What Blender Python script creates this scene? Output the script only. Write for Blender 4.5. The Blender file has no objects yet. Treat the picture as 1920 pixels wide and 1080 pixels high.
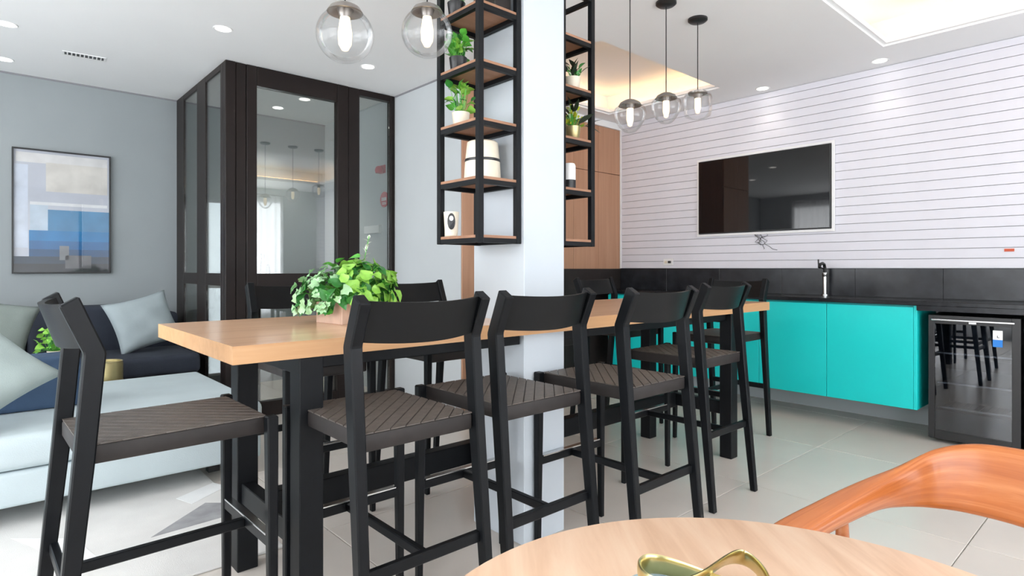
import bpy, bmesh, math, random
from mathutils import Vector, Matrix, Euler
R = math.radians
scene = bpy.context.scene
C = scene.collection
random.seed(7)

# ------------------------------------------------------------------ camera
cam_d = bpy.data.cameras.new('camera'); cam = bpy.data.objects.new('camera', cam_d); C.objects.link(cam)
cam.location = (0, 0, 1.2); cam.rotation_euler = (R(90), 0, -math.atan2(.6686, .7436))
cam_d.sensor_width = 36; cam_d.lens = 1115/1920*36; cam_d.shift_y = -37/1920; cam_d.clip_start = .02
scene.camera = cam
# ------------------------------------------------------------------ world, lights, exposure
scene.view_settings.view_transform = 'Standard'; scene.view_settings.look = 'None'
scene.view_settings.gamma = 1; scene.view_settings.exposure = 0.0
w = bpy.data.worlds.new('world'); scene.world = w; w.use_nodes = True
w.node_tree.nodes['Background'].inputs[0].default_value = (.86, .93, 1, 1)
w.node_tree.nodes['Background'].inputs[1].default_value = 2.6
def area(name, loc, rot, sx, sy, power, col):
    l = bpy.data.lights.new(name, 'AREA'); l.shape = 'RECTANGLE'; l.size = sx; l.size_y = sy
    l.energy = power; l.color = col
    o = bpy.data.objects.new(name, l); C.objects.link(o); o.location = loc; o.rotation_euler = rot
    return o
# daylight just outside the two curtained window walls behind and left of the camera
area('daylight_rear', (1.6, -2.62, 1.45), (R(90), 0, 0), 6.4, 2.2, 185, (.97, .985, 1))
area('daylight_left', (-3.02, 2.6, 1.45), (R(90), 0, R(-90)), 6.4, 2.2, 285, (.97, .985, 1))

# ------------------------------------------------------------------ materials
def mat(name, col, rough=.5, metal=0, spec=.5, bump=None, var=0, vscale=8, emit=0, coat=0, coat_r=.1):
    m = bpy.data.materials.new(name); m.use_nodes = True
    nt = m.node_tree; b = nt.nodes['Principled BSDF']
    b.inputs['Base Color'].default_value = (*col, 1); b.inputs['Roughness'].default_value = rough
    b.inputs['Metallic'].default_value = metal; b.inputs['Specular IOR Level'].default_value = spec
    if coat: b.inputs['Coat Weight'].default_value = coat; b.inputs['Coat Roughness'].default_value = coat_r
    tc = nt.nodes.new('ShaderNodeTexCoord')
    if var:
        n = nt.nodes.new('ShaderNodeTexNoise'); n.inputs['Scale'].default_value = vscale; n.inputs['Detail'].default_value = 4
        nt.links.new(tc.outputs['Object'], n.inputs['Vector'])
        r = nt.nodes.new('ShaderNodeValToRGB')
        r.color_ramp.elements[0].position = .3; r.color_ramp.elements[1].position = .7
        r.color_ramp.elements[0].color = (*[c*(1-var) for c in col], 1)
        r.color_ramp.elements[1].color = (*[min(1, c*(1+var)) for c in col], 1)
        nt.links.new(n.outputs['Fac'], r.inputs['Fac']); nt.links.new(r.outputs['Color'], b.inputs['Base Color'])
    if bump:
        n2 = nt.nodes.new('ShaderNodeTexNoise'); n2.inputs['Scale'].default_value = bump[0]; n2.inputs['Detail'].default_value = 3
        nt.links.new(tc.outputs['Object'], n2.inputs['Vector'])
        bp = nt.nodes.new('ShaderNodeBump'); bp.inputs['Strength'].default_value = bump[1]; bp.inputs['Distance'].default_value = .004
        nt.links.new(n2.outputs['Fac'], bp.inputs['Height']); nt.links.new(bp.outputs['Normal'], b.inputs['Normal'])
    if emit:
        b.inputs['Emission Color'].default_value = (*col, 1); b.inputs['Emission Strength'].default_value = emit
    return m
def wood(name, c1, c2, c3, stretch=(1, 12, 12), rough=.4, scale=1.6, coat=0, warp=.25):
    """long grain running along the axis whose stretch is smallest"""
    m = bpy.data.materials.new(name); m.use_nodes = True
    nt = m.node_tree; b = nt.nodes['Principled BSDF']; L = nt.links.new
    tc = nt.nodes.new('ShaderNodeTexCoord'); mp = nt.nodes.new('ShaderNodeMapping')
    mp.inputs['Scale'].default_value = stretch; L(tc.outputs['Object'], mp.inputs['Vector'])
    n = nt.nodes.new('ShaderNodeTexNoise'); n.inputs['Scale'].default_value = scale; n.inputs['Detail'].default_value = 8
    n.inputs['Roughness'].default_value = .6; n.inputs['Distortion'].default_value = warp
    L(mp.outputs[0], n.inputs['Vector'])
    r = nt.nodes.new('ShaderNodeValToRGB'); e = r.color_ramp.elements
    e[0].position = .28; e[0].color = (*c1, 1); e[1].position = .72; e[1].color = (*c3, 1)
    x = e.new(.5); x.color = (*c2, 1)
    L(n.outputs['Fac'], r.inputs['Fac']); L(r.outputs['Color'], b.inputs['Base Color'])
    b.inputs['Roughness'].default_value = rough
    if coat: b.inputs['Coat Weight'].default_value = coat; b.inputs['Coat Roughness'].default_value = .12
    bp = nt.nodes.new('ShaderNodeBump'); bp.inputs['Strength'].default_value = .08; bp.inputs['Distance'].default_value = .002
    L(n.outputs['Fac'], bp.inputs['Height']); L(bp.outputs['Normal'], b.inputs['Normal'])
    return m
def uvwood(name, c1, c2, c3, su=1.6, sv=9, rough=.35):
    m = wood(name, c1, c2, c3, (su, sv, 1), rough, 1.0, .25, .5); nt = m.node_tree
    tc = [n for n in nt.nodes if n.bl_idname == 'ShaderNodeTexCoord'][0]; mp = [n for n in nt.nodes if n.bl_idname == 'ShaderNodeMapping'][0]
    nt.links.new(tc.outputs['UV'], mp.inputs['Vector']); return m
def glass(name, tint=(1, 1, 1), base=.04, edge=.9, blend=.25, rough=0.0):
    m = bpy.data.materials.new(name); m.use_nodes = True
    nt = m.node_tree; nt.nodes.clear(); L = nt.links.new
    out = nt.nodes.new('ShaderNodeOutputMaterial'); mx = nt.nodes.new('ShaderNodeMixShader')
    t = nt.nodes.new('ShaderNodeBsdfTransparent'); t.inputs[0].default_value = (*tint, 1)
    g = nt.nodes.new('ShaderNodeBsdfGlossy'); g.inputs['Roughness'].default_value = rough
    lw = nt.nodes.new('ShaderNodeLayerWeight'); lw.inputs['Blend'].default_value = blend
    mr = nt.nodes.new('ShaderNodeMapRange'); mr.inputs['To Min'].default_value = base; mr.inputs['To Max'].default_value = edge
    L(lw.outputs['Fresnel'], mr.inputs['Value']); L(mr.outputs[0], mx.inputs[0])
    L(t.outputs[0], mx.inputs[1]); L(g.outputs[0], mx.inputs[2]); L(mx.outputs[0], out.inputs[0])
    return m
M = {}
M['wall_grey'] = mat('grey_wall_paint', (.30, .33, .34), .75, var=.02, vscale=3, bump=(120, .05))
M['wall_white'] = mat('pale_grey_wall_paint', (.54, .57, .585), .7, var=.015, vscale=3, bump=(120, .05))
M['ceiling'] = mat('ceiling_paint', (.88, .885, .885), .8, var=.01, vscale=2)
M['plank_white'] = mat('white_board_paint', (.735, .73, .79), .5, var=.015, vscale=5)
M['groove_and_shadow'] = mat('shadow_gap', (.25, .25, .27), .8)  # grey behind the board joints, also used for the painted ceiling shadow strips
M['column'] = mat('column_satin_paint', (.58, .63, .68), .3, var=.03, vscale=2.5)
M['tile'] = mat('porcelain_tile', (.68, .625, .57), .28, var=.05, vscale=1.7, spec=.5)
M['tile_b'] = mat('porcelain_tile_pale', (.70, .645, .59), .26, var=.05, vscale=2.1, spec=.5)
M['grout'] = mat('grout', (.58, .555, .51), .8)
M['rug'] = mat('pale_rug', (.72, .71, .69), .9, var=.06, vscale=4, bump=(300, .3))
M['rug_grey'] = mat('grey_rug_patch', (.33, .33, .34), .9, var=.15, vscale=14, bump=(300, .3))
M['rug_white'] = mat('white_rug_patch', (.85, .86, .86), .9, var=.03, vscale=10, bump=(300, .3))
M['black'] = mat('black_metal', (.006, .007, .0085), .45, spec=.18, var=.1, vscale=30)
M['stool'] = mat('black_lacquered_wood', (.005, .006, .0075), .4, spec=.19, var=.15, vscale=20)
M['stool_back'] = mat('black_lacquer_back', (.008, .0085, .009), .42, spec=.18)
M['strap'] = mat('brown_grey_leather_strap', (.095, .08, .07), .5, spec=.4, var=.2, vscale=35, bump=(200, .3))
M['seat'] = mat('dark_leather', (.022, .018, .017), .55, spec=.35, var=.15, vscale=25)
M['brownframe'] = mat('dark_bronze_frame', (.014, .009, .008), .42, spec=.25, var=.15, vscale=4)
M['steel'] = mat('brushed_steel', (.6, .6, .6), .25, 1)
M['gold'] = mat('brushed_gold', (.62, .55, .27), .28, 1, var=.08, vscale=20)
M['golddrum'] = mat('gold_drum_metal', (.52, .44, .22), .35, .8, var=.1, vscale=10)
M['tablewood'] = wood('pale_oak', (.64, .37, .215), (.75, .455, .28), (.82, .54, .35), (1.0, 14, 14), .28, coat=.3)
M['tablewood_shaded'] = wood('oak_edge_shaded', (.50, .265, .12), (.58, .32, .15), (.63, .37, .19), (1.0, 14, 14), .4)  # tabletop oak darkened: shade on its side faces put into the colour
M['roundwood'] = wood('pale_ash', (.70, .44, .28), (.83, .56, .385), (.90, .66, .48), (16, 1.6, 4), .45, 1.6, warp=.5)
M['chairwood'] = wood('orange_teak', (.34, .085, .018), (.46, .14, .035), (.56, .21, .07), (2, 16, 16), .3, 1.8, coat=.3, warp=.6)
M['hoopwood'] = uvwood('orange_teak_hoop', (.36, .090, .018), (.50, .145, .035), (.62, .23, .075))
M['panelwood'] = wood('wall_veneer', (.42, .215, .125), (.47, .255, .155), (.52, .29, .18), (16, 16, .7), .5)
M['shelfwood'] = wood('shelf_board', (.26, .125, .068), (.34, .17, .095), (.40, .21, .13), (2, 14, 14), .45)
M['teal'] = mat('turquoise_lacquer', (.004, .67, .655), .4, var=.015, vscale=3)
M['teal_dark'] = mat('turquoise_carcass', (.0, .33, .33), .4)
M['stone'] = mat('black_stone', (.012, .013, .016), .22, spec=.3, var=.35, vscale=22)
M['stone_tile'] = mat('charcoal_stone_tile', (.020, .022, .026), .25, spec=.35, var=.35, vscale=9)
M['tv'] = mat('tv_screen', (.007, .007, .008), .03, spec=.6)
M['blackplastic'] = mat('black_plastic', (.012, .012, .013), .35)
M['fridge_in'] = mat('fridge_liner', (.10, .115, .14), .45)
M['fridgeglass'] = glass('fridge_glass', (.55, .58, .62), .07, .9, .3)
M['glass'] = glass('booth_glass', (.93, .955, .945), .13, .7, .2)
M['globe'] = glass('lamp_glass', (.975, .98, .985), .03, .5, .2)
M['picglass'] = glass('picture_glass', (.97, .97, .97), .012, .3, .12)
M['winglass'] = glass('window_glass', (.97, .98, .98), .05, .9, .3)
M['bulb'] = mat('warm_bulb', (1, .82, .56), .4, emit=1.15)
M['led'] = mat('warm_led', (1, .62, .30), .4, emit=7.5)
M['down'] = mat('downlight_lens', (1, .97, .90), .4, emit=7)
M['white'] = mat('white_plastic', (.85, .85, .85), .4)
M['cream'] = mat('cream_ceramic', (.80, .72, .58), .5, var=.04, vscale=30)
M['red'] = mat('red_plastic', (.55, .02, .03), .4)
M['orange'] = mat('orange_red_label', (.6, .09, .03), .5)
M['bluelab'] = mat('blue_print', (.02, .22, .70), .5)
M['mint'] = mat('pale_mint_upholstery', (.58, .67, .70), .85, var=.03, vscale=6, bump=(260, .25))
M['sagepillow'] = mat('sage_cushion_fabric', (.37, .44, .43), .9, var=.05, vscale=10, bump=(240, .3))
M['bluepillow'] = mat('grey_blue_cushion_fabric', (.36, .42, .44), .9, var=.04, vscale=10, bump=(240, .3))
M['greypillow'] = mat('grey_green_cushion_fabric', (.25, .29, .27), .9, var=.05, vscale=10, bump=(240, .3))
M['navy'] = mat('navy_upholstery', (.030, .037, .055), .9, var=.08, vscale=12, bump=(240, .3))
M['navyblue'] = mat('blue_upholstery', (.055, .10, .18), .85, var=.06, vscale=12, bump=(240, .3))
M['pink'] = mat('pale_wood_planter', (.66, .44, .33), .5, var=.12, vscale=18)
M['soil'] = mat('soil', (.03, .02, .012), .95)
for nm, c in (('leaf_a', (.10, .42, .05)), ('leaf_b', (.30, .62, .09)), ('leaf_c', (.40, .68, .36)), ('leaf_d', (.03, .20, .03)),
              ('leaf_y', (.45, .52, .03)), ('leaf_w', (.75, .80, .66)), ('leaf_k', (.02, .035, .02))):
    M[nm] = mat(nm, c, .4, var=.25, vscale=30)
def curtain_mat():
    m = bpy.data.materials.new('sheer_curtain'); m.use_nodes = True
    nt = m.node_tree; nt.nodes.clear(); L = nt.links.new
    out = nt.nodes.new('ShaderNodeOutputMaterial'); mx = nt.nodes.new('ShaderNodeMixShader'); mx.inputs[0].default_value = .45
    t = nt.nodes.new('ShaderNodeBsdfTransparent'); tr = nt.nodes.new('ShaderNodeBsdfTranslucent')
    tr.inputs[0].default_value = (.9, .9, .9, 1)
    L(t.outputs[0], mx.inputs[1]); L(tr.outputs[0], mx.inputs[2]); L(mx.outputs[0], out.inputs[0]); return m
M['curtain'] = curtain_mat()
M['print'] = mat('pale_print_ground', (.52, .55, .62), .5, var=.08, vscale=3)


# ------------------------------------------------------------------ helpers
def new(): return bmesh.new()
def box(bm, x0, x1, y0, y1, z0, z1, bev=0, seg=2, mtx=None):
    g = bmesh.ops.create_cube(bm, size=1, matrix=Matrix.Translation(((x0+x1)/2, (y0+y1)/2, (z0+z1)/2)) @ Matrix.Diagonal((abs(x1-x0), abs(y1-y0), abs(z1-z0), 1)))
    vs = g['verts']
    if bev:
        es = list({e for v in vs for e in v.link_edges})
        r = bmesh.ops.bevel(bm, geom=es, offset=bev, segments=seg, affect='EDGES', profile=.5)
        vs = list({v for f in r['faces'] for v in f.verts} | {v for v in vs if v.is_valid})
    if mtx: bmesh.ops.transform(bm, matrix=mtx, verts=vs)
    return vs
def bar(bm, p0, p1, w0, h0, w1=None, h1=None, up=(0, 0, 1), bev=.003):
    """rectangular bar p0->p1; w along side axis, h along the 'up'-ish axis"""
    p0, p1 = Vector(p0), Vector(p1); w1 = w1 or w0; h1 = h1 or h0
    d = (p1-p0).normalized(); u = Vector(up); s = d.cross(u)
    if s.length < 1e-4: s = d.cross(Vector((0, 1, 0)))
    s.normalize(); u = s.cross(d).normalized()
    vs = []
    for p, a, b in ((p0, w0, h0), (p1, w1, h1)):
        for i, j in ((-1, -1), (1, -1), (1, 1), (-1, 1)): vs.append(bm.verts.new(p+s*a/2*i+u*b/2*j))
    fs = [bm.faces.new((vs[3], vs[2], vs[1], vs[0])), bm.faces.new(vs[4:8])]
    for k in range(4): fs.append(bm.faces.new((vs[k], vs[(k+1) % 4], vs[4+(k+1) % 4], vs[4+k])))
    if bev:
        es = list({e for f in fs for e in f.edges}); bmesh.ops.bevel(bm, geom=es, offset=bev, segments=1, affect='EDGES')
def tube(bm, pts, rad, n=10, cap=True, closed=False):
    pts = [Vector(p) for p in pts]; rings = []; prev = None
    rr = rad if isinstance(rad, (list, tuple)) else [rad]*len(pts)
    for i, p in enumerate(pts):
        if closed: d = pts[(i+1) % len(pts)]-pts[i-1]
        else: d = pts[min(i+1, len(pts)-1)]-pts[max(i-1, 0)]
        d.normalize()
        if prev is None:
            a = d.cross(Vector((0, 0, 1)));
            if a.length < .01: a = d.cross(Vector((1, 0, 0)))
        else: a = prev - d*prev.dot(d)
        a.normalize(); prev = a; b = d.cross(a)
        rings.append([bm.verts.new(p+(a*math.cos(t)+b*math.sin(t))*rr[i]) for t in [k*2*math.pi/n for k in range(n)]])
    m = len(rings)
    for i in range(m if closed else m-1):
        for k in range(n): bm.faces.new((rings[i][k], rings[i][(k+1) % n], rings[(i+1) % m][(k+1) % n], rings[(i+1) % m][k]))
    if cap and not closed: bm.faces.new(rings[0][::-1]); bm.faces.new(rings[-1])
def lathe(bm, prof, n=32, c=(0, 0, 0), cap0=True, cap1=True, sq=None):
    rings = []
    for r, z in prof:
        rings.append([bm.verts.new((c[0]+r*math.cos(t), c[1]+r*math.sin(t), c[2]+z)) for t in [k*2*math.pi/n for k in range(n)]])
    for i in range(len(rings)-1):
        for k in range(n): bm.faces.new((rings[i][k], rings[i][(k+1) % n], rings[i+1][(k+1) % n], rings[i+1][k]))
    if cap0: bm.faces.new(rings[0][::-1])
    if cap1: bm.faces.new(rings[-1])
def holed(bm, x0, x1, y0, y1, z0, z1, holes):
    xs = sorted({x0, x1, *[h[0] for h in holes], *[h[1] for h in holes]}); ys = sorted({y0, y1, *[h[2] for h in holes], *[h[3] for h in holes]})
    inh = lambda cx, cy: any(h[0] < cx < h[1] and h[2] < cy < h[3] for h in holes)
    fill = {(i, j) for i in range(len(xs)-1) for j in range(len(ys)-1) if not inh((xs[i]+xs[i+1])/2, (ys[j]+ys[j+1])/2)}
    V = {}
    def v(i, j, z):
        if (i, j, z) not in V: V[(i, j, z)] = bm.verts.new((xs[i], ys[j], z))
        return V[(i, j, z)]
    for i, j in fill:
        bm.faces.new((v(i, j, z1), v(i+1, j, z1), v(i+1, j+1, z1), v(i, j+1, z1)))
        bm.faces.new((v(i, j+1, z0), v(i+1, j+1, z0), v(i+1, j, z0), v(i, j, z0)))
        for di, dj, a, b in ((0, -1, (i, j), (i+1, j)), (1, 0, (i+1, j), (i+1, j+1)), (0, 1, (i+1, j+1), (i, j+1)), (-1, 0, (i, j+1), (i, j))):
            if (i+di, j+dj) not in fill: bm.faces.new((v(*a, z0), v(*b, z0), v(*b, z1), v(*a, z1)))
def obj(name, bm, m, parent=None, smooth=False, loc=None, ang=40):
    me = bpy.data.meshes.new(name); bmesh.ops.recalc_face_normals(bm, faces=bm.faces); bm.to_mesh(me); bm.free()
    me.materials.append(M[m] if isinstance(m, str) else m)
    if smooth:
        me.polygons.foreach_set('use_smooth', [True]*len(me.polygons))
        try: me.set_sharp_from_angle(angle=R(ang))
        except Exception: pass
    o = bpy.data.objects.new(name, me); C.objects.link(o)
    if parent: o.parent = parent
    if loc: o.location = loc
    return o
def tag(o, label, cat, group=None, kind=None):
    o['label'] = label; o['category'] = cat
    if group: o['group'] = group
    if kind: o['kind'] = kind
    return o
def struct(o, label=None): o['kind'] = 'structure'; (o.__setitem__('label', label) if label else None); return o
def thing(name, label, cat, loc=(0, 0, 0), rz=0, group=None):
    o = bpy.data.objects.new(name, None); C.objects.link(o); o.empty_display_size = .1
    o.location = loc; o.rotation_euler = (0, 0, rz); return tag(o, label, cat, group)
KIDS = {}
def dup(root, loc, rz, label):
    """copy of a thing with copies of its parts and their sub-parts"""
    if root.name not in KIDS:
        al = list(bpy.data.objects); KIDS[root.name] = [(c, [g for g in al if g.parent is c]) for c in al if c.parent is root]
    r = root.copy(); C.objects.link(r); r.location = loc; r.rotation_euler = (0, 0, rz); r['label'] = label
    for c0, gs in KIDS[root.name]:
        c = c0.copy(); C.objects.link(c); c.parent = r
        for g0 in gs: g = g0.copy(); C.objects.link(g); g.parent = c
    return r
def W(r, d): return (r*.7436+d*.6686, -r*.6686+d*.7436)
def pix(px, py, z):
    d = 1115*(1.2-z)/(py-503); x, y = W(d*(px-960)/1115, d); return (x, y, z)

# ------------------------------------------------------------------ THE ROOM
XL, XR, YB, YF, H = -2.8, 5.42, -2.4, 6.43, 2.82
b = new(); box(b, XL-.2, XR+.2, YB-.2, YF+.2, -.12, -.008); floor = struct(obj('floor', b, 'grout'), 'pale greige polished porcelain tile floor')
ts = 1.0; tm = {}
for k, mm in enumerate(('tile', 'tile_b')):
    b = new(); box(b, 0, ts-.004, 0, ts-.004, -.008, 0, .0015, 1); tm[k] = obj('tile', b, mm, floor).data
    bpy.data.objects.remove([o for o in floor.children][0]) if False else None
first = [o for o in bpy.data.objects if o.name.startswith('tile')]
for o in first: bpy.data.objects.remove(o)
nx = int((XR+.1-XL)/ts)+1; ny = int((YF+.1-YB)/ts)+1
for i in range(nx):
    for j in range(ny):
        o = bpy.data.objects.new('tile', tm[random.choice((0, 0, 1))]); C.objects.link(o); o.parent = floor
        o.location = (XL+.0+i*ts, YB+.0+j*ts, 0)
        x1 = XL+i*ts+ts; y1 = YB+j*ts+ts
        o.scale = (min(1, (XR+.1-(x1-ts))/ts), min(1, (YF+.1-(y1-ts))/ts), 1)

CO = [(2.3, 4.93, -1.2, 1.42), (3.3, 4.96, 2.72, 3.98)]
b = new(); holed(b, XL-.2, XR+.2, YB-.2, YF+.2, H, H+.05, CO)
ceil = struct(obj('ceiling', b, 'ceiling'), 'smooth pale ceiling with warm lit recessed coffers')
for k, (x0, x1, y0, y1) in enumerate(CO):
    e = .13
    # stepped lip around the opening
    b = new()
    for q, (o_, i_, zz) in enumerate(((-.035, .0, H+.02), )):
        holed(b, x0-.0, x1+.0, y0, y1, H+.015, H+.045, [(x0+.03, x1-.03, y0+.03, y1-.03)])
    l = obj('coffer_lip', b, 'ceiling', ceil)
    b = new()   # recess shell: four sides and a top
    X0, X1, Y0, Y1, T = x0-e, x1+e, y0-e, y1+e, H+.24
    holed(b, X0-.02, X1+.02, Y0-.02, Y1+.02, H+.05, T, [(X0, X1, Y0, Y1)]); box(b, X0-.02, X1+.02, Y0-.02, Y1+.02, T, T+.03)
    obj('coffer_recess', b, 'ceiling', ceil)
    s = .075
    for (a0, a1, b0, b1) in ((x0, x1, y1+s-.01, y1+s+.01), (x0, x1, y0-s-.01, y0-s+.01), (x1+s-.01, x1+s+.01, y0, y1), (x0-s-.01, x0-s+.01, y0, y1)):
        b = new(); box(b, a0, a1, b0, b1, H+.051, H+.066); obj('light_strip', b, 'led', ceil)
# roof above, keeps the sky out
# left wall (holds the picture) with a narrow window seen through the booth
wx0, wx1, wz0, wz1 = 1.70, 1.97, .12, 1.88
b = new()
for q in ((XL-.1, wx0, 0, H), (wx1, XR+.1, 0, H), (wx0, wx1, 0, wz0), (wx0, wx1, wz1, H)): box(b, q[0], q[1], YF, YF+.12, q[2], q[3])
struct(obj('wall_left', b, 'wall_grey'), 'blue-grey painted wall behind the lounge')
b = new(); box(b, wx0, wx1, YF+.02, YF+.07, wz0, wz1); box(b, 0, 0, 0, 0, 0, 0) if False else None
b.free(); wn = bpy.data.objects.new('window_3', None); C.objects.link(wn); struct(wn, 'narrow bright window seen through the booth glass')
b = new()
for q in ((wx0, wx0+.02, wz0, wz1), (wx1-.02, wx1, wz0, wz1), (wx0, wx1, wz0, wz0+.02), (wx0, wx1, wz1-.02, wz1), (wx0, wx1, 1.0, 1.03)): box(b, q[0], q[1], YF+.02, YF+.06, q[2], q[3])
obj('window_frame', b, 'white', wn)
b = new(); box(b, wx0+.02, wx1-.02, YF+.035, YF+.041, wz0+.02, wz1-.02); obj('pane', b, 'winglass', wn)

# right wall: white horizontal boards above a dark stone splashback
b = new(); box(b, XR, XR+.12, YB-.1, YF+.1, 0, H); wr = struct(obj('wall_right', b, 'groove_and_shadow'), 'wall clad in white horizontal boards')
z = 1.2; pb = .0745
b = new(); box(b, XR-.014, XR+.002, YB, 4.18, 0, pb-.0035, .0015, 1); pm = obj('plank', b, 'plank_white', wr); pm.location = (0, 0, z); k = 1
while z+pb*k < H-.01:
    o = pm.copy(); C.objects.link(o); o.location = (0, 0, z+pb*k)
    if z+pb*(k+1) > H: o.scale = (1, 1, (H-z-pb*k)/pb)
    k += 1
b = new(); box(b, XR-.02, XR-.001, YB, 4.18, 0, 1.0); obj('lower_panel', b, 'wall_white', wr)
b = new(); box(b, XR-.025, XR, 4.165, 4.18, 1.2, H); struct(obj('trim_1', b, 'white'), 'slim white corner trim where boards meet the wood')
# far walls
XW, YW = 2.93, 3.88
b = new(); box(b, XW, XW+.10, YW, YF, 0, H); struct(obj('wall_far', b, 'wall_white'), 'plain pale grey wall between booth and wood panelling')
b = new(); box(b, XW+.10, XR+.1, 4.22, 4.3, 0, H); wo = struct(obj('wall_back', b, 'brownframe'), 'wall clad in reddish brown wood veneer panels')
def panel(x0, x1, y0, y1, z0, z1): b = new(); box(b, x0, x1, y0, y1, z0, z1, .002, 1); obj('panel', b, 'panelwood', wo)
for (x0, x1) in ((XW+.001, 3.24), (3.243, 3.6)):
    panel(x0, x1, 3.862, 3.879, .0, 2.245); panel(x0, x1, 3.862, 3.879, 2.25, H-.002)
b = new(); box(b, XW+.101, 3.6, 3.88, 4.22, 0, H-.001); obj('panel_carcass', b, 'panelwood', wo)
for (x0, x1) in ((3.602, 4.1), (4.104, 4.62), (4.624, 5.02), (5.024, XR-.026)):
    panel(x0, x1, 4.18, 4.22, 0, 2.245); panel(x0, x1, 4.18, 4.22, 2.25, 2.75)
b = new(); box(b, 3.6, XR, 4.16, 4.22, 2.752, H-.001); struct(obj('trim_2', b, 'ceiling'), 'pale strip between wood panels and ceiling')
b = new(); box(b, XL, XR, YF-.006, YF-.0005, H-.014, H); struct(obj('shadow_strip_1', b, 'groove_and_shadow'), 'dark strip painted as the shadow line at the top of the picture wall')  # thin dark strip stands in for shade under the ceiling
b = new(); box(b, XW-.006, XW-.0005, YW, 4.905, H-.014, H); struct(obj('shadow_strip_2', b, 'groove_and_shadow'), 'dark strip painted as the shadow line at the top of the plain far wall')  # same painted shadow line along the far wall, not a moulding
# window walls behind and left of the camera
def winwall(name, axis, at, lo, hi, w0, w1, nwin, label, no):
    th = .12; b = new(); sgn = -1
    def bx(a0, a1, z0, z1, dep0, dep1, bm):
        if axis == 'y': box(bm, a0, a1, at-dep1, at-dep0, z0, z1)
        else: box(bm, at-dep1, at-dep0, a0, a1, z0, z1)
    for q in ((lo, w0, 0, H), (w1, hi, 0, H), (w0, w1, 0, .25), (w0, w1, 2.6, H)): bx(*q, 0, th, b)
    struct(obj(name, b, 'wall_white'), label)
    wn = bpy.data.objects.new('window_%d' % no, None); C.objects.link(wn); struct(wn, 'wide window with sheer curtains')
    b = new(); step = (w1-w0)/nwin
    for k in range(nwin+1): bx(max(w0, w0+k*step-.025), min(w1, w0+k*step+.025), .25, 2.6, .03, .09, b)
    bx(w0, w1, .25, .29, .03, .09, b); bx(w0, w1, 2.56, 2.6, .03, .09, b)
    obj('window_frame', b, 'blackplastic', wn)
    # sheer curtains: wavy sheets hung just inside the room, slid to each window
    for k in range(nwin):
        b = new(); a0 = w0+k*step+.03; a1 = a0+step-.06; n = 70; prev = None
        for i in range(n+1):
            a = a0+(a1-a0)*i/n; off = .06+.022*math.sin(i*.9)+.008*math.sin(i*2.3)
            p = (a, at+off) if axis == 'y' else (at+off, a)
            cur = (b.verts.new((*p, .03)), b.verts.new((*p, 2.66)))
            if prev: b.faces.new((prev[0], cur[0], cur[1], prev[1]))
            prev = cur
        c = obj('curtain', b, 'curtain', None, True)
        sol = c.modifiers.new('s', 'SOLIDIFY'); sol.thickness = .001
        tag(c, 'sheer curtain at the %s bay of the %s' % (('first', 'second', 'third', 'fourth')[k], label), 'curtain', 'sheer window curtains')
    b = new()
    p0 = (w0-.05, at+.07, 2.68) if axis == 'y' else (at+.07, w0-.05, 2.68); p1 = (w1+.05, at+.07, 2.68) if axis == 'y' else (at+.07, w1+.05, 2.68)
    tube(b, [p0, p1], .012); obj('curtain_rail', b, 'steel', wn, True)
winwall('wall_behind', 'y', YB, XL-.1, XR+.1, -1.5, 4.7, 4, 'window wall behind the camera', 1)
winwall('wall_side', 'x', XL, YB, YF, -.5, 5.7, 4, 'window wall left of the camera', 2)

# ------------------------------------------------------------------ column
CX0, CX1, CY0, CY1 = 1.752, 2.004, 1.87, 2.22
b = new(); box(b, CX0, CX1, CY0, CY1, 0, H, .003, 1)
struct(obj('column', b, 'column'), 'square satin grey-blue column passing through the bar table')

# ------------------------------------------------------------------ glass booth
BX, BY = 1.43, 4.91
bo = thing('glass_booth', 'dark bronze framed glass meeting booth reaching the ceiling behind the table', 'booth', (0, 0, 0))
def fr(name, x0, x1, y0, y1, z0, z1, bev=.003, m='brownframe'): b = new(); box(b, x0, x1, y0, y1, z0, z1, bev, 1); return obj(name, b, m, bo)
g0, dp = BY, .07
HT = H-.002
# corner panel with three boards, jambs and rails of the front
for k, (x0, x1) in enumerate(((BX, 1.505), (1.508, 1.585), (1.588, 1.667))): fr('post_board', x0, x1, g0+(.0 if k != 1 else .006), g0+dp, 0, HT)
fr('jamb', 2.354, 2.458, g0, g0+dp, 0, HT); fr('jamb', 2.461, 2.569, g0+.006, g0+dp, 0, HT); fr('jamb', 2.887, XW-.001, g0, g0+dp, 0, HT)
fr('head_rail', 1.668, 2.353, g0, g0+dp, 2.667, HT); fr('head_rail', 2.57, 2.886, g0, g0+dp, 2.765, HT)
fr('middle_rail', 1.668, 2.353, g0, g0+dp, 1.045, 1.157); fr('sill_rail', 1.668, 2.353, g0, g0+dp, 0, .12); fr('sill_rail', 2.57, 2.886, g0, g0+dp, 0, .06)
fr('pane', 1.667, 2.354, g0+.035, g0+.043, 1.157, 2.667, 0, 'glass'); fr('pane', 1.667, 2.354, g0+.035, g0+.043, .12, 1.045, 0, 'glass')
fr('pane', 2.569, 2.887, g0+.035, g0+.043, .06, 2.765, 0, 'glass')
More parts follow.
